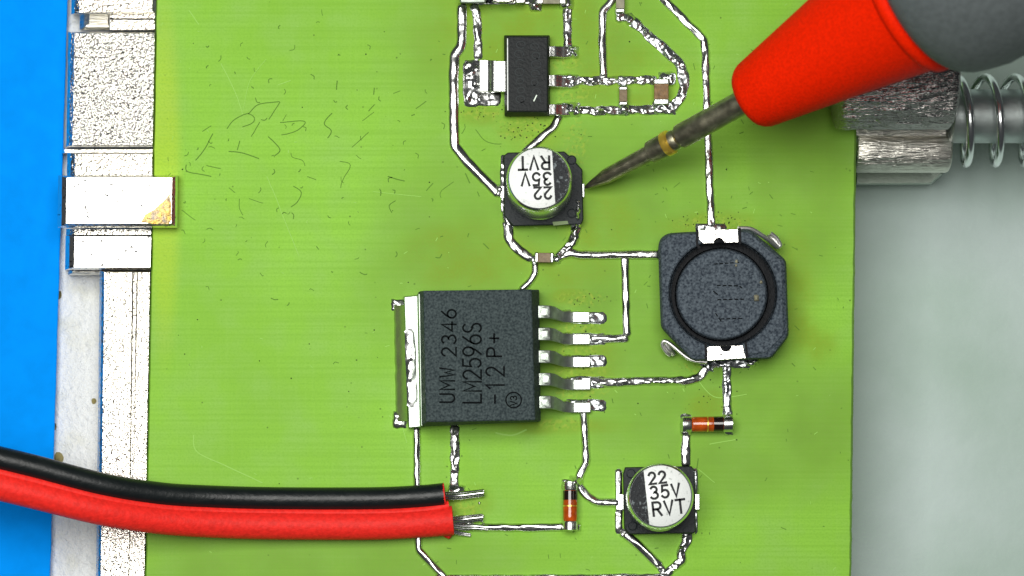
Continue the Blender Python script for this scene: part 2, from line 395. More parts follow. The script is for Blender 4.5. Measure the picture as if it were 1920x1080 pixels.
T = lambda pts, w, **k: trace(pts, w, parent=board, **k)
T([(866, 6), (866, 60), (864, 88), (852, 103), (850, 150), (852, 274), (880, 308), (920, 348), (937, 366)], 17, h=.045)
T([(885, 7), (894, 20), (895, 60), (897, 112)], 15, rough=.25, material='solder')
T([(1064, 10), (1064, 90)], 15, rough=.25, material='solder')
T([(1152, -12), (1145, 4), (1130, 20), (1129, 80), (1132, 146)], 14, h=.045)
T([(1172, 30), (1194, 46), (1232, 80), (1273, 117), (1282, 140), (1283, 160), (1276, 184), (1254, 207)], 17, rough=.35, material='solder_rough')
T([(1236, -12), (1272, 26), (1320, 74), (1323, 104), (1326, 210), (1330, 330), (1334, 428)], 14, h=.042, rough=.16, material='solder')
T([(1080, 152), (1130, 151), (1232, 150)], 15, rough=.4, material='solder')
T([(1080, 207), (1150, 207), (1240, 206)], 15, rough=.35, material='solder')
T([(1050, 214), (1038, 238), (1012, 260), (980, 290)], 14, h=.045)
T([(950, 412), (955, 448), (972, 470), (998, 486)], 17, h=.04, rough=.2, material='solder')
T([(1082, 412), (1077, 450), (1060, 470), (1042, 488)], 16, h=.05, rough=.3, material='solder')
T([(1052, 480), (1068, 474), (1090, 478), (1240, 477)], 15, h=.06)
T([(1172, 478), (1173, 540), (1175, 632)], 14, h=.04, rough=.12)
T([(1104, 635), (1150, 635), (1180, 634)], 14, h=.04, rough=.12, material='solder')
T([(1003, 490), (1004, 512), (994, 528), (974, 546)], 12, h=.05)
T([(1105, 714), (1140, 718), (1200, 714), (1290, 714), (1312, 708), (1328, 684)], 15, h=.05, rough=.2, material='solder')
T([(1362, 676), (1364, 792)], 16, rough=.3, material='solder_rough')
T([(1094, 768), (1098, 830), (1099, 868), (1087, 888), (1085, 908), (1098, 928), (1116, 941), (1164, 943)], 14, h=.06, rough=.12, material='solder')
T([(1287, 812), (1285, 876)], 16, rough=.2, material='solder')
T([(781, 798), (782, 915), (784, 1000), (785, 1032), (810, 1058), (840, 1090)], 13, h=.055)
T([(852, 796), (853, 850), (852, 915)], 16, rough=.3, material='solder')
T([(900, 989), (1000, 989), (1060, 988)], 14, h=.06)
T([(1168, 998), (1200, 1024), (1240, 1064)], 15, h=.06)
T([(1290, 985), (1287, 1016), (1276, 1034), (1281, 1050), (1256, 1068), (1236, 1088)], 16, h=.05, rough=.3, material='solder')
T([(815, 1086), (1000, 1085.5), (1160, 1084), (1245, 1084)], 15, h=.05, rough=.15)

B = lambda *a, **k: blob(*a, parent=board, **k)
B(886, 156, 38, 90, hz=.10, flat=.6, material='solder', rough=.35)
B(905, 183, 70, 34, hz=.05, rough=.5, material='solder')
B(1066, 97, 40, 26, hz=.17, rough=.6); B(1064, 152, 46, 28, hz=.15, rough=.5); B(1066, 205, 48, 28, hz=.17, rough=.5)
B(1168, 152, 22, 22, hz=.11); B(1169, 207, 24, 22, hz=.11)
B(1251, 148, 34, 28, hz=.12, rough=.4); B(1246, 202, 46, 28, hz=.10, rough=.5)
B(943, 345, 10, 110, hz=.06, material='solder'); B(937, 358, 16, 26, hz=.10, material='solder')
B(952, 414, 20, 44, hz=.08, material='solder', rot=-6); B(1080, 410, 20, 44, hz=.08, rot=4)
B(1084, 396, 15, 66, hz=.37, flat=.5, material='solder'); B(1001, 486, 16, 20, hz=.10); B(1044, 486, 16, 20, hz=.12)
rows = []
for k in range(60):
    f = k/59; y = 572+218*f; cx = 738+4*f; sag = 1.5*mnoise.noise((0, y*.06, 4))
    rows.append([P(cx+sag, y, -.004), P(cx+2+sag, y, .05), P(cx+5+sag, y, .075), P(cx+10, y, .11), P(cx+16, y, .17), P(cx+22, y, .27)])
MB().grid(rows).build('solder_fillet', 'fillet', board, 80)
B(746, 572, 26, 24, hz=.06, material='solder'); B(749, 787, 28, 34, hz=.07, material='solder')
for y in (596, 636, 677, 717, 760):
    B(1098, y, 80, 24, hz=.055, flat=.4, rough=.4)
B(1333, 428, 60, 20, hz=.05); B(1362, 680, 100, 22, hz=.06, rough=.45); B(1328, 686, 22, 26, hz=.08)
B(1286, 797, 22, 44, hz=.13, material='solder', flat=.7); B(1365, 795, 20, 44, hz=.13, material='solder', flat=.7)
B(1069, 908, 34, 22, hz=.09, material='solder'); B(1080, 903, 26, 24, hz=.30, material='solder', flat=.8); B(1072, 988, 38, 18, hz=.12, material='solder')
B(1160, 940, 16, 124, hz=.06, flat=.35, material='solder'); B(1303, 940, 14, 124, hz=.06)
B(1292, 990, 26, 26, hz=.09, material='solder'); B(1172, 1000, 22, 18, hz=.08, material='solder')
B(856, 922, 34, 30, hz=.12, material='solder', rot=10); B(870, 980, 40, 30, hz=.05, rough=.7, material='solder')
B(1163, 30, 22, 24, hz=.12); B(1180, 36, 20, 20, hz=.13, rot=40, material='solder')
B(1004, 8, 26, 30, hz=.12, material='solder'); B(1062, 4, 30, 30, hz=.14, material='solder')
B(948, 3, 110, 14, hz=.05, material='solder')
B(1240, 1066, 14, 14, hz=.07, material='solder')

def spl(pts, n=10):
    out = []
    for i in range(len(pts)-1):
        p0 = pts[max(i-1, 0)]; p1 = pts[i]; p2 = pts[i+1]; p3 = pts[min(i+2, len(pts)-1)]
        for k in range(n):
            f = k/n
            out.append(tuple(.5*((2*p1[j])+(-p0[j]+p2[j])*f+(2*p0[j]-5*p1[j]+4*p2[j]-p3[j])*f*f+(-p0[j]+3*p1[j]-3*p2[j]+p3[j])*f**3) for j in range(len(p1))))
    out.append(pts[-1]); return out
# scratches, fibres and specks lying on the laminate: uncountable
md, ml, mk = MB(), MB(), MB()
def wob(pts, k=1.2): return resample([(x+random.uniform(-.3, .3), y+random.uniform(-.3, .3)) for x, y in spl([(x+random.uniform(-k, k), y+random.uniform(-k, k)) for x, y in pts], 6)], 2.5, 1)
Z = .006
def hair(mb, pts, wd, z=Z): 
    pp = wob(pts)
    if len(pp) > 1: ribbon(mb, pp, wd, lambda q: P(q.x, q.y, z), False)
for pts in [[(424, 241), (436, 228), (452, 218), (466, 214), (478, 222), (472, 232), (455, 238)], [(466, 214), (486, 195), (524, 190)], [(524, 190), (518, 202), (503, 225)],
            [(536, 214), (530, 226)], [(524, 230), (570, 227), (562, 241), (545, 250), (528, 254)], [(503, 256), (524, 279), (516, 292)], [(544, 286), (548, 296), (568, 300), (572, 312)],
            [(623, 212), (607, 230), (622, 244), (614, 259)], [(380, 246), (396, 235)], [(400, 250), (384, 278), (366, 300)], [(350, 308), (349, 321), (372, 326), (396, 330)],
            [(386, 310), (414, 315)], [(428, 283), (455, 287), (486, 296)], [(450, 265), (444, 282)], [(488, 228), (470, 256)], [(638, 303), (656, 310), (642, 338), (638, 353)],
            [(550, 350), (566, 360), (558, 378), (546, 388)], [(430, 352), (440, 360)], [(448, 372), (450, 390), (456, 404)], [(466, 373), (492, 380)], [(660, 275), (690, 248)],
            [(680, 226), (702, 211)], [(702, 195), (690, 208)], [(632, 152), (630, 168)], [(702, 165), (700, 176)], [(738, 176), (750, 170)], [(780, 203), (798, 190)],
            [(728, 330), (744, 336), (760, 340)], [(742, 377), (730, 385), (734, 400)], [(800, 358), (812, 344)], [(340, 394), (365, 412)], [(576, 331), (594, 338)],
            [(870, 232), (872, 240), (866, 250)], [(893, 243), (908, 262), (925, 270), (940, 270)], [(826, 370), (826, 360), (850, 340)], [(872, 325), (880, 344)], [(1300, 120), (1302, 132)],
            [(905, 455), (918, 466)], [(1310, 860), (1306, 885)], [(895, 360), (898, 369)], [(1240, 380), (1246, 376)], [(1264, 352), (1274, 342)], [(1485, 462), (1496, 470)], [(1489, 610), (1500, 618)]]:
    hair(md, pts, random.uniform(1.0, 1.9))
for _ in range(95):
    x, y = random.gauss(540, 150), random.gauss(300, 150)
    if not (300 < x < 830 and 20 < y < 800): continue
    a = random.uniform(0, 6.28); l = random.uniform(3, 13)
    hair(md, [(x, y), (x+l*.5*math.cos(a), y+l*.5*math.sin(a)), (x+l*math.cos(a+.5), y+l*math.sin(a+.5))], random.uniform(.9, 1.8))
for _ in range(150):
    x, y = random.uniform(820, 1590), random.uniform(0, 1070); a = random.uniform(0, 6.28); l = random.uniform(2, 9)
    hair(md, [(x, y), (x+l*math.cos(a), y+l*math.sin(a))], random.uniform(.9, 1.7))
for pts, wd in (([(415, 120), (440, 172), (456, 214)], 1.6), ([(500, 330), (520, 380), (560, 480)], 1.5), ([(362, 815), (370, 846), (420, 872), (492, 906)], 2.0), ([(520, 160), (545, 152)], 1.6),
                ([(455, 205), (470, 150), (500, 110)], 1.0), ([(730, 780), (752, 800), (762, 830)], 1.3), ([(930, 812), (960, 816), (988, 806)], 3.0), ([(1330, 832), (1380, 824)], 1.6), ([(355, 20), (372, 45)], 1.8),
                ([(700, 360), (790, 370)], 1.2), ([(1300, 700), (1340, 745), (1400, 740)], 1.4), ([(1310, 880), (1340, 905)], 1.3)):
    hair(ml, pts, wd)
for _ in range(90):
    x, y = random.uniform(300, 1590), random.uniform(0, 1070); a = random.uniform(0, 6.28); l = random.uniform(2, 8)
    hair(ml, [(x, y), (x+l*math.cos(a), y+l*math.sin(a))], random.uniform(.9, 1.8))
for (cx, cy, sx, sy, n) in ((1330, 414, 60, 12, 80), (990, 245, 60, 22, 90), (905, 212, 50, 12, 40), (1090, 655, 50, 80, 60), (1360, 650, 40, 90, 20), (1320, 740, 50, 40, 40), (1000, 300, 500, 300, 60), (700, 600, 330, 330, 60), (1090, 560, 40, 14, 30)):
    for _ in range(n//2):
        x, y = random.gauss(cx, sx*.6), random.gauss(cy, sy*.6); r = random.uniform(.5, 1.6)
        if not 300 < x < 1590: continue
        mk.poly([P(x+r*math.cos(k*1.05)*random.uniform(.7, 1.3), y+r*math.sin(k*1.05)*random.uniform(.7, 1.3), Z+.002) for k in range(6)])
for m_, nm, mt in ((md, 'dark_scratches', 'mark_dark'), (ml, 'pale_scratches', 'mark_light'), (mk, 'dark_specks', 'mark_black')):
    o = m_.build(nm, mt, board); o['kind'] = 'stuff'

# ================================================================== large regulator chip (square body, five leads, tab)
ic = thing('regulator_chip', 'large square black regulator chip with five leads on its right', 'chip', 900, 670, 0)
bot = [(784, 550), (1011, 545), (1014, 790), (788, 800)]
mid = [(786, 546), (1009, 544), (1012, 791), (790, 799)]
top = [(794, 545), (996, 542.5), (1003.5, 788), (799, 791)]
MB().loft([ring2d(bot, .10), ring2d([(784, 547), (1011, 543), (1014, 790), (788, 799)], .50), ring2d(mid, .62), ring2d(top, 1.05)]).build('body', 'black_epoxy', ic, 25, .025)
tab = [(757, 556), (786, 553), (790, 801), (766, 803)]
MB().loft([ring2d(tab, .02), ring2d(tab, .27), ring2d(inset(tab, 2), .30)]).build('tab', 'dull_tin', ic, 40)
blob(771, 690, 20, 150, hz=.035, rough=.5, material='solder', parent=ic, name='solder_smear', z0=.302, rot=-2)
rim = [(782, 551), (793, 549), (798, 797), (787, 800)]
MB().loft([ring2d(rim, .3), ring2d(rim, .62), ring2d([(785, 552), (793, 550), (798, 795), (790, 798)], .66)]).build('heatsink_edge', 'tinned', ic, 40)
for k, y in enumerate((584.5, 626, 668.5, 711, 754)):
    hh = 12; d = k*.5
    st = [(1002+d, y-hh+1, y+hh-1, .62), (1012+d, y-hh, y+hh, .62), (1030+d, y-hh, y+hh, .58), (1040+d, y-hh+2, y+hh+2, .48), (1056+d, y-9+8, y+hh+7, .22), (1070+d, y-9+9, y+hh+8, .14), (1080+d, y-9+9, y+hh+8, .125), (1106+d, y-9+9, y+hh+8, .12)]
    ln = strip(st, 'dull_tin', ic, 'lead', t=.09)
    strip([(1074+d, y+1, y+hh+7, .135), (1105+d, y+1, y+hh+7, .132)], 'lead', ln, 'lead_foot', t=.02)
    blob(1018+d, y, 26, 20, hz=.02, rough=.3, material='dull_tin', parent=ln, name='lead_dimple', z0=.60, flat=.6)
    B(1064, y+9, 18, 26, hz=.12, rough=.4, material='solder')
mk_ = MB(); zt = 1.056
text(mk_, 'UMW', 852, 754, 27, 90, zt, 3.3, .88); text(mk_, '2346', 855, 668, 27, 90, zt, 3.3, .88)
text(mk_, 'LM2596S', 902, 755, 34, 90, zt, 3.4, .645, .85)
text(mk_, '-12', 945, 757, 34, 90, zt, 3.4, .76, .85); text(mk_, 'P+', 940, 668, 27, 90, zt, 3.4, .95)
ribbon(mk_, arc(963, 750, 14.5, 14.5, 0, 360, 28), 2.4, lambda q_: P(q_.x, q_.y, zt), False)
text(mk_, 'V3', 969, 760, 12, 90, zt, 2.2, .86)
mk_.build('marking', 'engraved', ic)

# ================================================================== small regulator chip
sot = thing('regulator_chip', 'small black chip with wide silver tab, near the top of the board', 'chip', 988, 143, 0)
bot = [(946, 68), (1031, 68), (1031, 218), (946, 219)]
MB().loft([ring2d(bot, .06), ring2d([(945, 66), (1031, 66), (1031, 217), (946, 217)], .20), ring2d([(951, 68), (1027, 69), (1027, 209), (952, 209)], .40)]).build('body', 'black_small', sot, 25, .02)
MB().loft([ring2d([(950.6, 72), (952.6, 72), (953.2, 207), (951.2, 207)], .395), ring2d([(950.8, 72), (952.4, 72), (953.0, 207), (951.4, 207)], .41)]).build('edge_highlight', 'can_top', sot)  # white sliver painting a highlight along the body's left edge
strip(bezier_st([(948, 114, 172, .24), (936, 114, 172, .24), (926, 113, 172, .22), (914, 112, 172, .13), (899, 112, 172, .115)]), 'lead', sot, 'tab', t=.09)
for (y, w_) in ((96, 10), (151, 11), (205, 10)):
    strip(bezier_st([(1028, y-w_, y+w_, .24), (1040, y-w_, y+w_, .225), (1056, y-w_+1, y+w_+1, .15), (1072, y-w_+1, y+w_+1, .09)]), 'lead', sot, 'lead', t=.08)
fm = MB()
for row, x in ((0, 975), (1, 1004)):
    for k in range(7):
        y = 84+k*17+row*3; r = random.uniform(5, 7.5)
        ribbon(fm, arc(x+random.uniform(-2, 2), y, r*1.25, r, random.uniform(0, 180), random.uniform(300, 480), 14), 1.5, lambda q_: P(q_.x, q_.y, .406), False)
fm.build('worn_marking', 'engraved_pale', sot)
fmo = [o for o in sot.children if o.name.startswith('worn_marking')]
for o in fmo: o['kind'] = 'stuff'
sc = MB(); ribbon(sc, [(1001, 189), (1006, 179)], 2.2, lambda q_: P(q_.x, q_.y, .408)); sc.build('scratch', 'tinned', sot)

# ================================================================== electrolytic capacitors
def capacitor(label, base, rc, tc_, rr, seg, lines, rot, pads):
    cx, cy = rc
    t = thing('electrolytic_capacitor', label, 'capacitor', cx, cy, 0, 'electrolytic capacitors on the board')
    MB().loft([ring2d(base, .05), ring2d(base, .27), ring2d(inset(base, 2), .30)]).build('base', 'cap_base', t, 35)
    # can: rolled foot, straight wall, rounded shoulder, flat top
    prof = [(rr-2, .30), (rr+.6, .32), (rr+1.2, .36), (rr+.4, .41), (rr-1.6, .46), (rr-.4, .52), (rr-.2, 1.14), (rr-.8, 1.20), (rr-2.2, 1.25), (rr-4.4, 1.285), (rr-5.8, 1.295)]
    x0, y0 = rc; x1, y1 = tc_; rings = []
    c0 = P(x0, y0, .30); c1 = P(x1, y1, 1.3)
    def C_(r, z, n=64):
        f = (z-.3)/1.0; c = c0.lerp(c1, f); a = r/100*.985
        return [Vector((c.x+a*math.cos(2*math.pi*j/n), c.y+a*math.sin(2*math.pi*j/n), z)) for j in range(n)]
    MB().loft([C_(r, z) for r, z in prof], True, False).build('can', 'aluminium', t, 50)
    MB().loft([C_(rr-5.7, 1.294), C_(rr-6.4, 1.300)], False, True).build('can_top', 'can_top', t, 50)
    # printed black segment cut off by a chord
    (ax, ay), (bx, by), side = seg
    A = P(ax, ay, 1.303); Bv = P(bx, by, 1.303); c = c0.lerp(c1, 1); rad = (rr-6.0)/100*.985
    d = (Bv-A).normalized(); nrm = Vector((-d.y, d.x, 0))
    off = (A-c).dot(nrm); half = math.sqrt(max(0, rad*rad-off*off)); th0 = math.atan2(nrm.y*off-d.y*half, nrm.x*off-d.x*half); th1 = math.atan2(nrm.y*off+d.y*half, nrm.x*off+d.x*half)
    mids = (th0+th1)/2
    span = (th1-th0)
    while span <= -math.pi: span += 2*math.pi
    while span > math.pi: span -= 2*math.pi
    pts = [Vector((c.x+rad*math.cos(th0+span*k/30), c.y+rad*math.sin(th0+span*k/30), 1.304)) for k in range(31)]
    MB().poly(pts).build('polarity_band', 'print_segment', t)
    mk2 = MB()
    for (s, ox, oy, hgt) in lines: text(mk2, s, ox, oy, hgt, rot, 1.305, 4.5, .88)
    mk2.build('marking', 'print_black', t)
    for (stn) in pads: strip(stn, 'lead', t, 'terminal', t=.05)
    for (bx_, by_) in [(base[i], base[i]) for i in ()]: pass
    return t
c1 = capacitor('silver capacitor touched by the probe tip, its lettering upside down',
    [(944, 292), (952, 286), (1058, 284), (1072, 296), (1092, 318), (1094, 412), (1090, 421), (962, 424), (945, 405)], (1012, 352.5), (1010.5, 334), 61,
    ((1035, 285), (1041, 380), 1), [('22', 1033.5, 351, 21.5), ('35V', 1032.5, 323.5, 23), ('RVT', 1029.5, 293, 24)], 181.5,
    [[(938, 348, 372, .09), (948, 348, 372, .09)], [(1086, 344, 370, .10), (1096, 344, 370, .10)]])
c2 = capacitor('silver capacitor near the lower edge, its lettering upright',
    [(1168, 888), (1172, 876), (1296, 874), (1303, 882), (1305, 997), (1300, 1000), (1180, 1002), (1170, 990)], (1236, 934.5), (1238.5, 930), 62,
    ((1207, 884), (1218, 986), -1), [('22', 1217.5, 908, 21.5), ('35V', 1221, 936, 23), ('RVT', 1226, 967.5, 25)], 6.5,
    [[(1155, 926, 956, .08), (1170, 926, 956, .08)], [(1302, 926, 956, .08), (1312, 926, 956, .08)]])
for t, pts in ((c1, ((1072, 400), (1072, 300))), (c2, ((1183, 888), (1186, 986)))):
    for x, y in pts:
        MB().loft([circ(x, y, 9, .295, 20), circ(x, y, 9, .315, 20), circ(x, y, 7.6, .32, 20), circ(x, y, 7, .305, 20)]).build('moulded_peg', 'cap_base', t)
MB().loft([ring2d([(1036, 416), (1064, 414), (1066, 420), (1038, 423)], .2), ring2d([(1036, 416), (1064, 414), (1066, 420), (1038, 423)], .31)]).build('base_notch', 'bare_mask', c1)

# ================================================================== inductor
ind = thing('inductor', 'square dark grey inductor with a round ferrite centre', 'inductor', 1356, 552, 0)
def rounded(pts, rad):
    out = []
    n = len(pts)
    for i in range(n):
        a, b_, c = Vector(pts[i-1]), Vector(pts[i]), Vector(pts[(i+1) % n]); r = rad[i]
        if r == 0: out.append(pts[i]); continue
        p0 = b_+(a-b_).normalized()*r; p1 = b_+(c-b_).normalized()*r
        for k in range(6):
            f = k/5; q_ = p0*(1-f)**2+b_*2*f*(1-f)+p1*f*f; out.append((q_.x, q_.y))
    return out
ob = rounded([(1233, 438), (1405, 429), (1474, 488), (1479, 630), (1446, 673), (1297, 677), (1239, 614)], [30, 10, 8, 8, 10, 10, 8])
ot = rounded([(1238, 440), (1404, 434), (1467, 490), (1470, 628), (1436, 663), (1302, 668), (1243, 612)], [30, 10, 8, 8, 10, 10, 8])
# frame with a round well: loft outer wall, then fan ring between outline and well
def outer_on(ang, cx, cy, pts):
    d = Vector((math.cos(ang), math.sin(ang))); best = None
    for i in range(len(pts)):
        a = Vector(pts[i-1])-Vector((cx, cy)); e = Vector(pts[i])-Vector(pts[i-1])
        den = d.x*e.y-d.y*e.x
        if abs(den) < 1e-9: continue
        tt = (a.x*e.y-a.y*e.x)/den; uu = (a.x*d.y-a.y*d.x)/den
        if tt > 0 and -1e-6 <= uu <= 1+1e-6 and (best is None or tt < best): best = tt
    return (cx+d.x*best, cy+d.y*best)
IC0 = (1356, 550); N = 160
angs = [2*math.pi*k/N for k in range(N)]
def loopo(pts, z): return [P(*outer_on(a, *IC0, pts), z) for a in angs]
def loopc(r, z, c=IC0): return [P(c[0]+r*math.cos(a), c[1]+r*math.sin(a), z) for a in angs]
MB().loft([loopo(ob, .04), loopo(ob, .80), loopo(inset(ob, 3), .92), loopo(ot, .96), loopo(inset(ot, 2.0), .98), loopc(104, .98), loopc(101.5, .95), loopc(100, .45), loopc(30, .45)], True, False).build('frame', 'ferrite', ind, 16)
DC = (1353, 552)
MB().loft([loopc(80, .46, DC), loopc(83, .5, DC), loopc(84, .93, DC), loopc(82.5, .965, DC), loopc(80.5, .98, DC)], True, True).build('drum_core', 'ferrite', ind, 16)
MB().loft([loopc(90, .452, DC), loopc(97, .50, IC0), loopc(97, .72, IC0), loopc(88, .72, DC), loopc(86, .5, DC)], False, False).build('winding', 'ferrite_dark', ind, 30)
def clip(pts, notch, nr, nm):
    MB().loft([ring2d(pts, .55), ring2d(pts, .985), ring2d(inset(pts, 1.2), .997)]).build(nm, 'nickel', ind, 35)
    half = 180 if notch[2] > 0 else 0
    a = [(notch[0]+nr*math.cos(R(half+180*k/12)), notch[1]+nr*math.sin(R(half+180*k/12))) for k in range(13)]
    MB().loft([ring2d(a, .9), ring2d(a, 1.002), ring2d(inset(a, 1.5), 1.012)]).build('core_lug', 'ferrite_dark', ind, 35)
clip([(1309, 431), (1384, 429), (1385, 455), (1376, 455), (1318, 457), (1310, 449)], (1348, 456, 1), 10.5, 'terminal_clip')
clip([(1325, 652), (1330, 649), (1393, 647), (1399, 672), (1326, 677)], (1361, 649, -1), 10.5, 'terminal_clip')
for pts in ([(1307, 430), (1307, 458), (1311, 464)], [(1387, 429), (1388, 456)]):
    m_ = MB(); ribbon(m_, pts, 4.5, lambda q_: P(q_.x, q_.y, .984)); m_.build('clip_slot', 'ferrite_dark', ind)
for pts in ([(1323, 646), (1324, 672)], [(1398, 643), (1401, 668)]):
    m_ = MB(); ribbon(m_, pts, 4.5, lambda q_: P(q_.x, q_.y, .984)); m_.build('clip_slot', 'ferrite_dark', ind)
# bent silver tails of the clips, low at two corners
def wire3(pts, r, nm, par, material='bright_tin', n=10, flat=1.0):
    path = []
    for i in range(len(pts)-1):
        for k in range(6):
            f = k/6; path.append(tuple(pts[i][j]+(pts[i+1][j]-pts[i][j])*f for j in range(3)))
    path.append(pts[-1])
    for _ in range(5):
        path = [path[0]]+[tuple((path[i-1][j]+2*path[i][j]+path[i+1][j])/4 for j in range(3)) for i in range(1, len(path)-1)]+[path[-1]]
    return MB().tube([P(*p) for p in path], r, n).build(nm, material, par, 60)
wire3([(1384, 428, .75), (1408, 428, .7), (1430, 442, .6), (1446, 452, .5), (1458, 464, .4), (1464, 460, .4), (1456, 446, .45), (1444, 437, .5)], .045, 'clip_tail', ind)
wire3([(1442, 438, .42), (1452, 450, .40), (1460, 461, .38)], .06, 'clip_tail', ind)
wire3([(1326, 679, .5), (1300, 677, .45), (1284, 668, .4), (1268, 654, .36), (1252, 641, .34), (1243, 639, .34), (1241, 648, .3), (1250, 662, .25), (1256, 666, .2)], .038, 'clip_tail', ind)
wire3([(1247, 644, .3), (1256, 656, .26), (1262, 664, .15)], .05, 'clip_tail', ind)
for (x, y) in ((1408, 681), (1412, 677)):
    blob(x, y, 22, 12, hz=.12, material='solder', parent=board)
im = MB()
for pts in ([(1340, 495), (1385, 492)], [(1345, 535), (1388, 536), (1394, 544)], [(1346, 562), (1394, 561)], [(1342, 588), (1352, 602)], [(1352, 598), (1396, 597)], [(1338, 546), (1345, 552)]):
    pp = resample(pts, 5, 1)
    for i in range(0, len(pp)-1, 2): ribbon(im, [pp[i], pp[i+1]], 2.2, lambda q_: P(q_.x, q_.y, .984))
im.build('worn_marking', 'engraved', ind)['kind'] = 'stuff'
for (x, y, r) in ((1418, 559, 5), (1381, 490, 2.5), (1380, 498, 2), (1427, 529, 2.5)):
    blob(x, y, r*2, r*2.6, hz=.05, rough=.9, material='ceramic_grey', parent=ind, name='resin_chip', z0=.98, step=1.2)

# ================================================================== glass diodes
def diode(label, a, b_, r, bandf, rev=False):
    """glass tube from pixel a to pixel b_, black band between fractions bandf"""
    t = thing('glass_diode', label, 'diode', (a[0]+b_[0])/2, (a[1]+b_[1])/2, 0, 'orange glass diodes')
    zc = .20; A = P(*a, zc); Bv = P(*b_, zc); rr = r*S(zc)
    def seg(f0, f1, prof, name, material, sharp=50):
        n = len(prof); path = [A.lerp(Bv, f0+(f1-f0)*u) for u, _ in prof]
        return MB().tube(path, [rr*k for _, k in prof], 28).build(name, material, t, sharp)
    seg(.14, .86, [(0, .72), (.03, .88), (.08, .97), (.15, 1), (.85, 1), (.92, .97), (.97, .88), (1, .72)], 'glass_body', 'amber')
    seg(*bandf, [(0, 1.012), (1, 1.012)], 'cathode_band', 'band_black')
    seg(.49, .515, [(0, 1.008), (1, 1.008)], 'inner_joint', 'gold')
    seg(-.04, .16, [(0, .9), (.05, 1.04), (.85, 1.04), (1, .96)], 'end_cap', 'lead')
    seg(.84, 1.04, [(0, .96), (.15, 1.04), (.95, 1.04), (1, .9)], 'end_cap', 'lead')
    return t
diode('orange glass diode lying horizontally below the inductor', (1282, 796), (1370, 795), 14.5, (.63, .83))
diode('orange glass diode turned vertically left of the lower capacitor', (1069, 906), (1069, 991), 13.5, (.17, .37))

# ================================================================== ceramic chip capacitors
def chip(label, cx, cy, lx, ly, axis, hz, material, f=.24, rot=0):
    t = thing('chip_capacitor', label, 'chip capacitor', cx, cy, 0, 'ceramic chip capacitors')
    c, s = math.cos(R(rot)), math.sin(R(rot))
    def box(x0, x1, y0, y1, z0, z1, name, material, bev):
        pts = [(x0, y0), (x1, y0), (x1, y1), (x0, y1)]
        pts = [(cx+x*c-y*s, cy+x*s+y*c) for x, y in pts]
        return MB().loft([ring2d(pts, z0), ring2d(pts, z1)]).build(name, material, t, 30, bev)
    if axis == 'y':
        e = ly/2; k = ly*f
        box(-lx/2+1, lx/2-1, -e+k*.8, e-k*.8, .03, hz, 'ceramic_body', material, .01)
        box(-lx/2, lx/2, -e, -e+k, .02, hz+.012, 'end_terminal', 'lead', .025); box(-lx/2, lx/2, e-k, e, .02, hz+.012, 'end_terminal', 'lead', .025)
    else:
        e = lx/2; k = lx*f
        box(-e+k*.8, e-k*.8, -ly/2+1, ly/2-1, .03, hz, 'ceramic_body', material, .01)
        box(-e, -e+k, -ly/2, ly/2, .02, hz+.012, 'end_terminal', 'lead', .025); box(e-k, e, -ly/2, ly/2, .02, hz+.012, 'end_terminal', 'lead', .025)
    return t
chip('narrow brown chip capacitor bridging two tracks right of the small chip', 1168.5, 179.5, 17, 36, 'y', .20, 'ceramic_tan', .22)
chip('wide brown chip capacitor between tracks, just left of the probe shaft', 1240, 171.5, 29, 49, 'y', .26, 'ceramic_brown', .23)
chip('brown chip capacitor lying sideways below the upside-down lettered capacitor', 1020.5, 483, 36, 20, 'x', .20, 'ceramic_tan', .2, rot=1)
chip('olive chip capacitor cut off by the top edge, beside a thick diagonal track', 1163, -4, 18, 56, 'y', .2, 'ceramic_grey', .16)
chip('grey chip capacitor lying sideways, cut off by the top edge', 1034, -12, 56, 40, 'x', .24, 'ceramic_grey', .24)

# metal-shelled part cut off at the top edge
sh = thing('metal_shell_connector', 'silver metal-shelled component cut off by the top edge', 'connector', 920, -10, 0)
for (x0, x1, y1, z1, mt, nm) in ((862, 911, 6, .5, 'tinned', 'shell'), (912, 922, 6, .3, 'ferrite_dark', 'gap_insert'), (923, 964, 5, .42, 'nickel', 'shell'), (966, 986, 7, .3, 'lead', 'shell_foot')):
    q = [(x0, -70), (x1, -70), (x1, y1), (x0, y1)]
    MB().loft([ring2d(q, .02), ring2d(q, z1)]).build(nm, mt, sh, 30, .03)

# ================================================================== twin cable
cable = thing('twin_cable', 'black and red twin cable with stripped soldered ends', 'cable', 480, 960, 0)
def sheath(pts, r, name, material, tiltend=0):
    pp = [P(x, y, z) for x, y, z in spl(pts)]
    return MB().tube(pp, r, 40).build(name, material, cable, 50)
zb = .30
bk = [(-900, 640, 2.6), (-400, 760, 2.3), (-160, 820, 2.0), (-30, 853, 1.8), (60, 875, 1.6), (190, 909, 1.25), (300, 927, .85), (400, 933, .55), (520, 936, .36), (700, 936, .30), (790, 932, .30), (833, 928, .31)]
rd = [(-900, 690, 2.55), (-400, 810, 2.25), (-160, 870, 1.95), (-30, 903, 1.75), (60, 925, 1.55), (190, 957, 1.2), (300, 974, .80), (400, 981, .52), (520, 984.5, .34), (700, 985, .28), (800, 980, .28), (848, 976, .29)]
sheath(bk, .225, 'black_sheath', 'black_rubber')
sheath(rd, .272, 'red_sheath', 'red_rubber')
wb = [(a[0], a[1]*.40+b_[1]*.60-3, max(a[2], b_[2])+.05) for a, b_ in zip(bk, rd)]
wb[-1] = (842, 948, .34)
MB().tube([P(*p) for p in spl(wb)], .095, 20).build('joining_web', 'red_rubber', cable, 60)
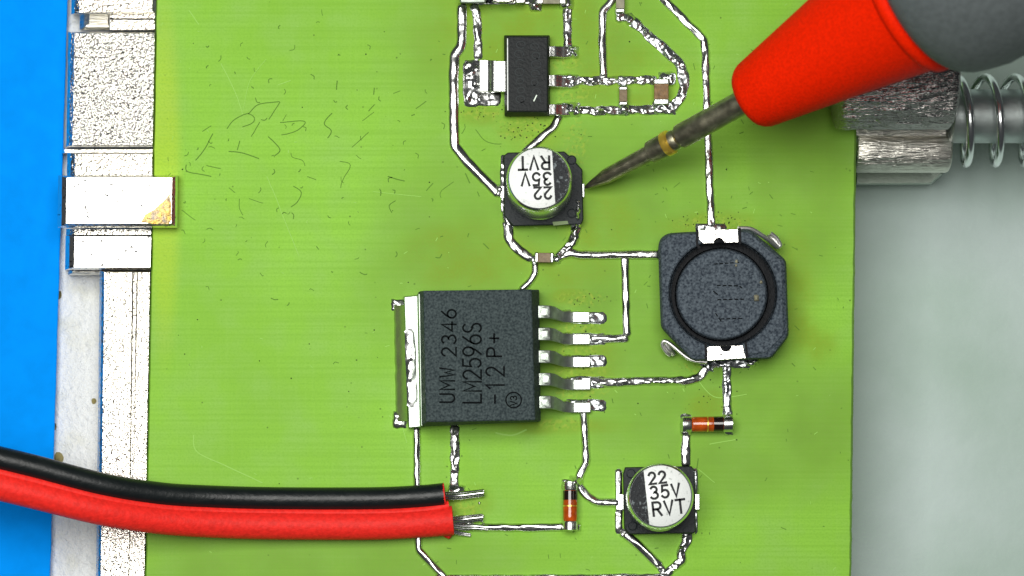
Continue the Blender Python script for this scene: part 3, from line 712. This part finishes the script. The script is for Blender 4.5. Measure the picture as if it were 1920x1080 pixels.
# cut ends
def cut(c, r, dirv, name, material):
    c = Vector(c); d = Vector(dirv).normalized()
    return MB().tube([c-d*.02, c+d*.012, c+d*.02], [r*1.012, r*1.012, r*.8], 30).build(name, material, cable, 40)
e1 = P(833, 928, .31); e2 = P(848, 976, .29)
cut(e1, .222, (1, .1, 0), 'cut_end', 'red_rubber'); cut(e2, .272, (1, .08, 0), 'cut_end', 'red_rubber')
MB().loft([ring2d([(822, 1002), (846, 998), (850, 1003), (842, 1012), (834, 1008)], .03), ring2d([(824, 1000), (846, 996), (849, 1001), (842, 1010), (834, 1006)], .14)]).build('torn_flap', 'red_rubber', cable, 40, .02)
def strands(pts, n, r, spread):
    for k in range(n):
        a = 6.28*k/n; dx, dz = math.cos(a)*spread, abs(math.sin(a))*spread/100
        pp = [(x, y+dx*(1-.3*i/len(pts)), max(.05, z+dz)) for i, (x, y, z) in enumerate(pts)]
        MB().tube([P(*p) for p in spl(pp, 5)], r, 8).build('wire_strand', 'tin_wire', cable, 70)
strands([(828, 929, .26), (850, 930, .16), (875, 928, .12), (907, 924, .10)], 4, .045, 4.2)
blob(876, 928, 60, 16, hz=.16, rough=.3, material='solder', parent=cable, name='solder_joint', rot=-5, flat=.6)
strands([(842, 976, .24), (862, 975, .15), (885, 972, .12), (905, 970, .10)], 4, .042, 4.0)
strands([(842, 984, .18), (866, 988, .12), (890, 988, .08), (915, 990, .07)], 3, .04, 3.0)
strands([(842, 994, .14), (862, 1000, .08), (882, 1003, .05)], 2, .022, 2.0)
for (x, y) in ((899, 943), (904, 977), (906, 968)):
    blob(x, y, 6, 6, hz=.05, rough=.1, material='solder', parent=cable, name='solder_bead', step=1)

# ================================================================== test probe
probe = thing('test_probe', 'red test probe with grey finger guard and thin metal tip', 'test probe', 1097, 352, .25)
def ax(L_):
    a = R(28.2); b_ = R(31.2); l0 = min(L_, 330); l1 = max(0, L_-330)
    return 1097+l0*math.cos(a)+l1*math.cos(b_), 352-l0*math.sin(a)-l1*math.sin(b_), .22+L_*.0056
def lathe(prof, name, material, n=40, sharp=40, cap=True):
    path = []; rad = []
    for L_, r in prof:
        x, y, z = ax(L_); path.append(P(x, y, z)); rad.append(max(.002, r*S(z)))
    # keep rings square to the probe's axis
    d = (path[-1]-path[0]).normalized(); a = Vector((0, 0, 1)); a = (a-d*a.dot(d)).normalized(); c = d.cross(a); rings = []
    for p, r in zip(path, rad):
        rings.append([p+(a*math.cos(2*math.pi*j/n)+c*math.sin(2*math.pi*j/n))*r for j in range(n)])
    return MB().loft(rings, cap, cap).build(name, material, probe, sharp)
lathe([(0, 2.0), (4, 4.2), (20, 8.5), (42, 13.5), (46, 14.2), (140, 15.5)], 'needle', 'probe_steel')
lathe([(138, 17), (140, 21), (143, 21.5), (170, 22)], 'collar', 'probe_steel')
lathe([(169, 21), (171, 23.4), (176, 24), (182, 23.6), (184, 20)], 'gold_ring', 'gold')
lathe([(183, 19), (190, 19.2), (196, 17), (199, 18.5), (202, 22.5), (206, 23), (380, 23)], 'shaft', 'probe_steel')
lathe([(347, 20), (348, 46), (351, 56), (358, 62), (366, 66), (420, 77), (520, 97), (600, 114), (690, 134), (716, 142), (732, 146)], 'red_insulator', 'probe_red', 64, 50)
lathe([(690, 134), (698, 143.5), (708, 145), (716, 142)], 'moulding_ridge', 'probe_red', 64, 60)
lathe([(722, 140), (728, 152), (740, 166), (758, 178), (784, 187), (820, 196), (880, 198), (950, 188), (980, 160), (986, 140)], 'finger_guard', 'probe_grey', 72, 60)
lathe([(984, 128), (1030, 122), (1400, 120)], 'handle', 'probe_red', 48, 40)

# ================================================================== left clamp
cl = thing('metal_clamp', 'speckled nickel clamp gripping the left edge of the board', 'clamp', 220, 500, -1.0)
def block(name, x0, y0, x1, y1, z0, z1, material, cl_=10, cb=2, ct=2, cr=1.5, sl=-.0185):
    def X(x, y): return (x+sl*(y-y0), y)
    def rg(a, b_, c, d, z):
        pts = []
        n = 14
        cor = [X(x0+a, y0+c), X(x1-b_, y0+c), X(x1-b_, y1-d), X(x0+a, y1-d)]
        for i in range(4):
            p, q_ = cor[i], cor[(i+1) % 4]
            for k in range(n):
                f = k/n; x = p[0]+(q_[0]-p[0])*f; y = p[1]+(q_[1]-p[1])*f
                pts.append((x+.55*mnoise.noise((x*.09, y*.09, 1)), y+.55*mnoise.noise((x*.09, y*.09, 9))))
        return ring2d(pts, z)
    return MB().loft([rg(0, 0, 0, 0, z0), rg(0, 0, 0, 0, z1-.16), rg(cl_*.45, cr*.4, ct*.4, cb*.4, z1-.05), rg(cl_, cr, ct, cb, z1)]).build(name, material, cl, 12)
block('jaw_block', 140, -330, 292.5, 27, -.9, .16, 'nickel_fine', 14, 4, 1, 1)
block('jaw_foot', 150, 20, 206, 56, -1.0, -.55, 'nickel_streak', 18, 12, 1, 3)
block('jaw_step', 205, 20, 291.5, 36, -.9, -.02, 'nickel_fine', 2, 2, 1, 1)
block('jaw_step', 205, 36.5, 291, 58, -.9, -.06, 'nickel_fine', 2, 2, 1, 1)
block('jaw_plate', 128, 60, 291, 275, -1.0, .12, 'nickel_speckled', 12, 3, 3, 1)
block('jaw_ledge', 116, 278, 287, 288, -1.0, -.35, 'nickel', 6, 2, 2, 1)
block('jaw_step', 126, 286, 286.5, 330, -1.0, .10, 'nickel_fine', 15, 2, 3, 1)
block('clamp_bar', 109, 329, 333.5, 427, .02, .42, 'nickel_bar', 16, 8, 4, 11, sl=-.012)
ch = [(264, 417), (272, 402), (290, 392), (306, 377), (318, 364), (321, 380), (321, 412), (316, 420), (292, 420)]
MB().loft([ring2d(ch, .405), ring2d(ch, .434), ring2d(inset(ch, 3), .428)]).build('worn_corner', 'worn_brass', cl)
block('jaw_step', 124, 429, 284, 441, -1.0, .04, 'nickel_fine', 16, 1, 1, 1)
block('jaw_block', 123, 441.5, 284, 506, -1.0, .12, 'nickel', 17, 5, 2, 1)
block('jaw_ledge', 128, 507, 190, 516, -1.0, -.6, 'nickel_streak', 8, 5, 1, 1)
block('rail', 187, 507, 249, 1410, -1.0, -.02, 'nickel_fine', 9, 1, 4, 1.2, sl=-.012)
block('rail', 249.5, 507, 257, 1410, -1.0, -.06, 'nickel_fine', 1, 1, 4, 1, sl=-.014)
block('rail', 257.5, 507, 282, 1410, -1.0, -.02, 'nickel_fine', 1.2, 1, 4, 1, sl=-.0185)

# ================================================================== right clamp screw: knurled head, barrel, rod, spring
cs = thing('spring_clamp', 'knurled metal clamp with spring-wrapped rod at the right edge', 'clamp', 1690, 240, -1.0)
def xcyl(name, x0, x1, cy, cz, r, material, n=48, knurl=0, chx=4, rr=0):
    """horizontal cylinder along the picture's x, r in world units"""
    c0 = P(x0, cy, cz); c1 = P(x1, cy, cz); rings = []
    st = [(0, .90), (chx/(x1-x0)*.4, .97), (chx/(x1-x0), 1.0)]
    m = 26 if knurl else 6
    st += [(chx/(x1-x0)+(1-2*chx/(x1-x0))*k/m, 1.0) for k in range(1, m)]
    st += [(1-chx/(x1-x0), 1.0), (1-chx/(x1-x0)*.4, .97), (1, .90)]
    for i, (f, k) in enumerate(st):
        x = c0.x+(c1.x-c0.x)*f
        ring = []
        for j in range(n):
            a = 2*math.pi*j/n; rad = r*k
            if knurl: rad += knurl*(1 if j % 2 else -1)*(.6+.8*mnoise.noise((j*.7, i*.35, 2)))
            ring.append(Vector((x, c0.y+math.cos(a)*rad, c0.z+math.sin(a)*rad)))
        rings.append(ring)
    return MB().loft(rings).build(name, material, cs, 50)
xcyl('knurled_head', 1568, 1785, 156, .92, .82, 'knurl', 60, knurl=.03, chx=6)
xcyl('barrel', 1600, 1779, 284, -.75, .40, 'nickel_streak', 40, chx=5)
q = [(1604, 237), (1775, 238), (1775, 256), (1604, 256)]
MB().loft([ring2d(q, -1.2), ring2d(q, -.30), ring2d(inset(q, 2), -.27)]).build('guide_bar', 'nickel_streak', cs, 40)
q = [(1604, 318), (1760, 318), (1768, 326), (1745, 346), (1604, 347)]
MB().loft([ring2d(q, -3.2), ring2d(q, -2.3), ring2d(inset(q, 3), -2.2)]).build('reflection_slab', 'tinned', cs, 40)  # added slab standing in for the barrel's blurred reflection
xcyl('rod', 1779, 2060, 218, -.4, .50, 'rod', 40, chx=3)
c0 = P(1786, 226, -.42); pitch = .56; path = []
for k in range(int(6*36)):
    a = 2*math.pi*k/36; x = c0.x+pitch*k/36
    path.append((x, c0.y+.80*math.cos(a), c0.z+.80*math.sin(a)))
MB().tube(path, .08, 10).build('spring', 'chrome', cs, 70)
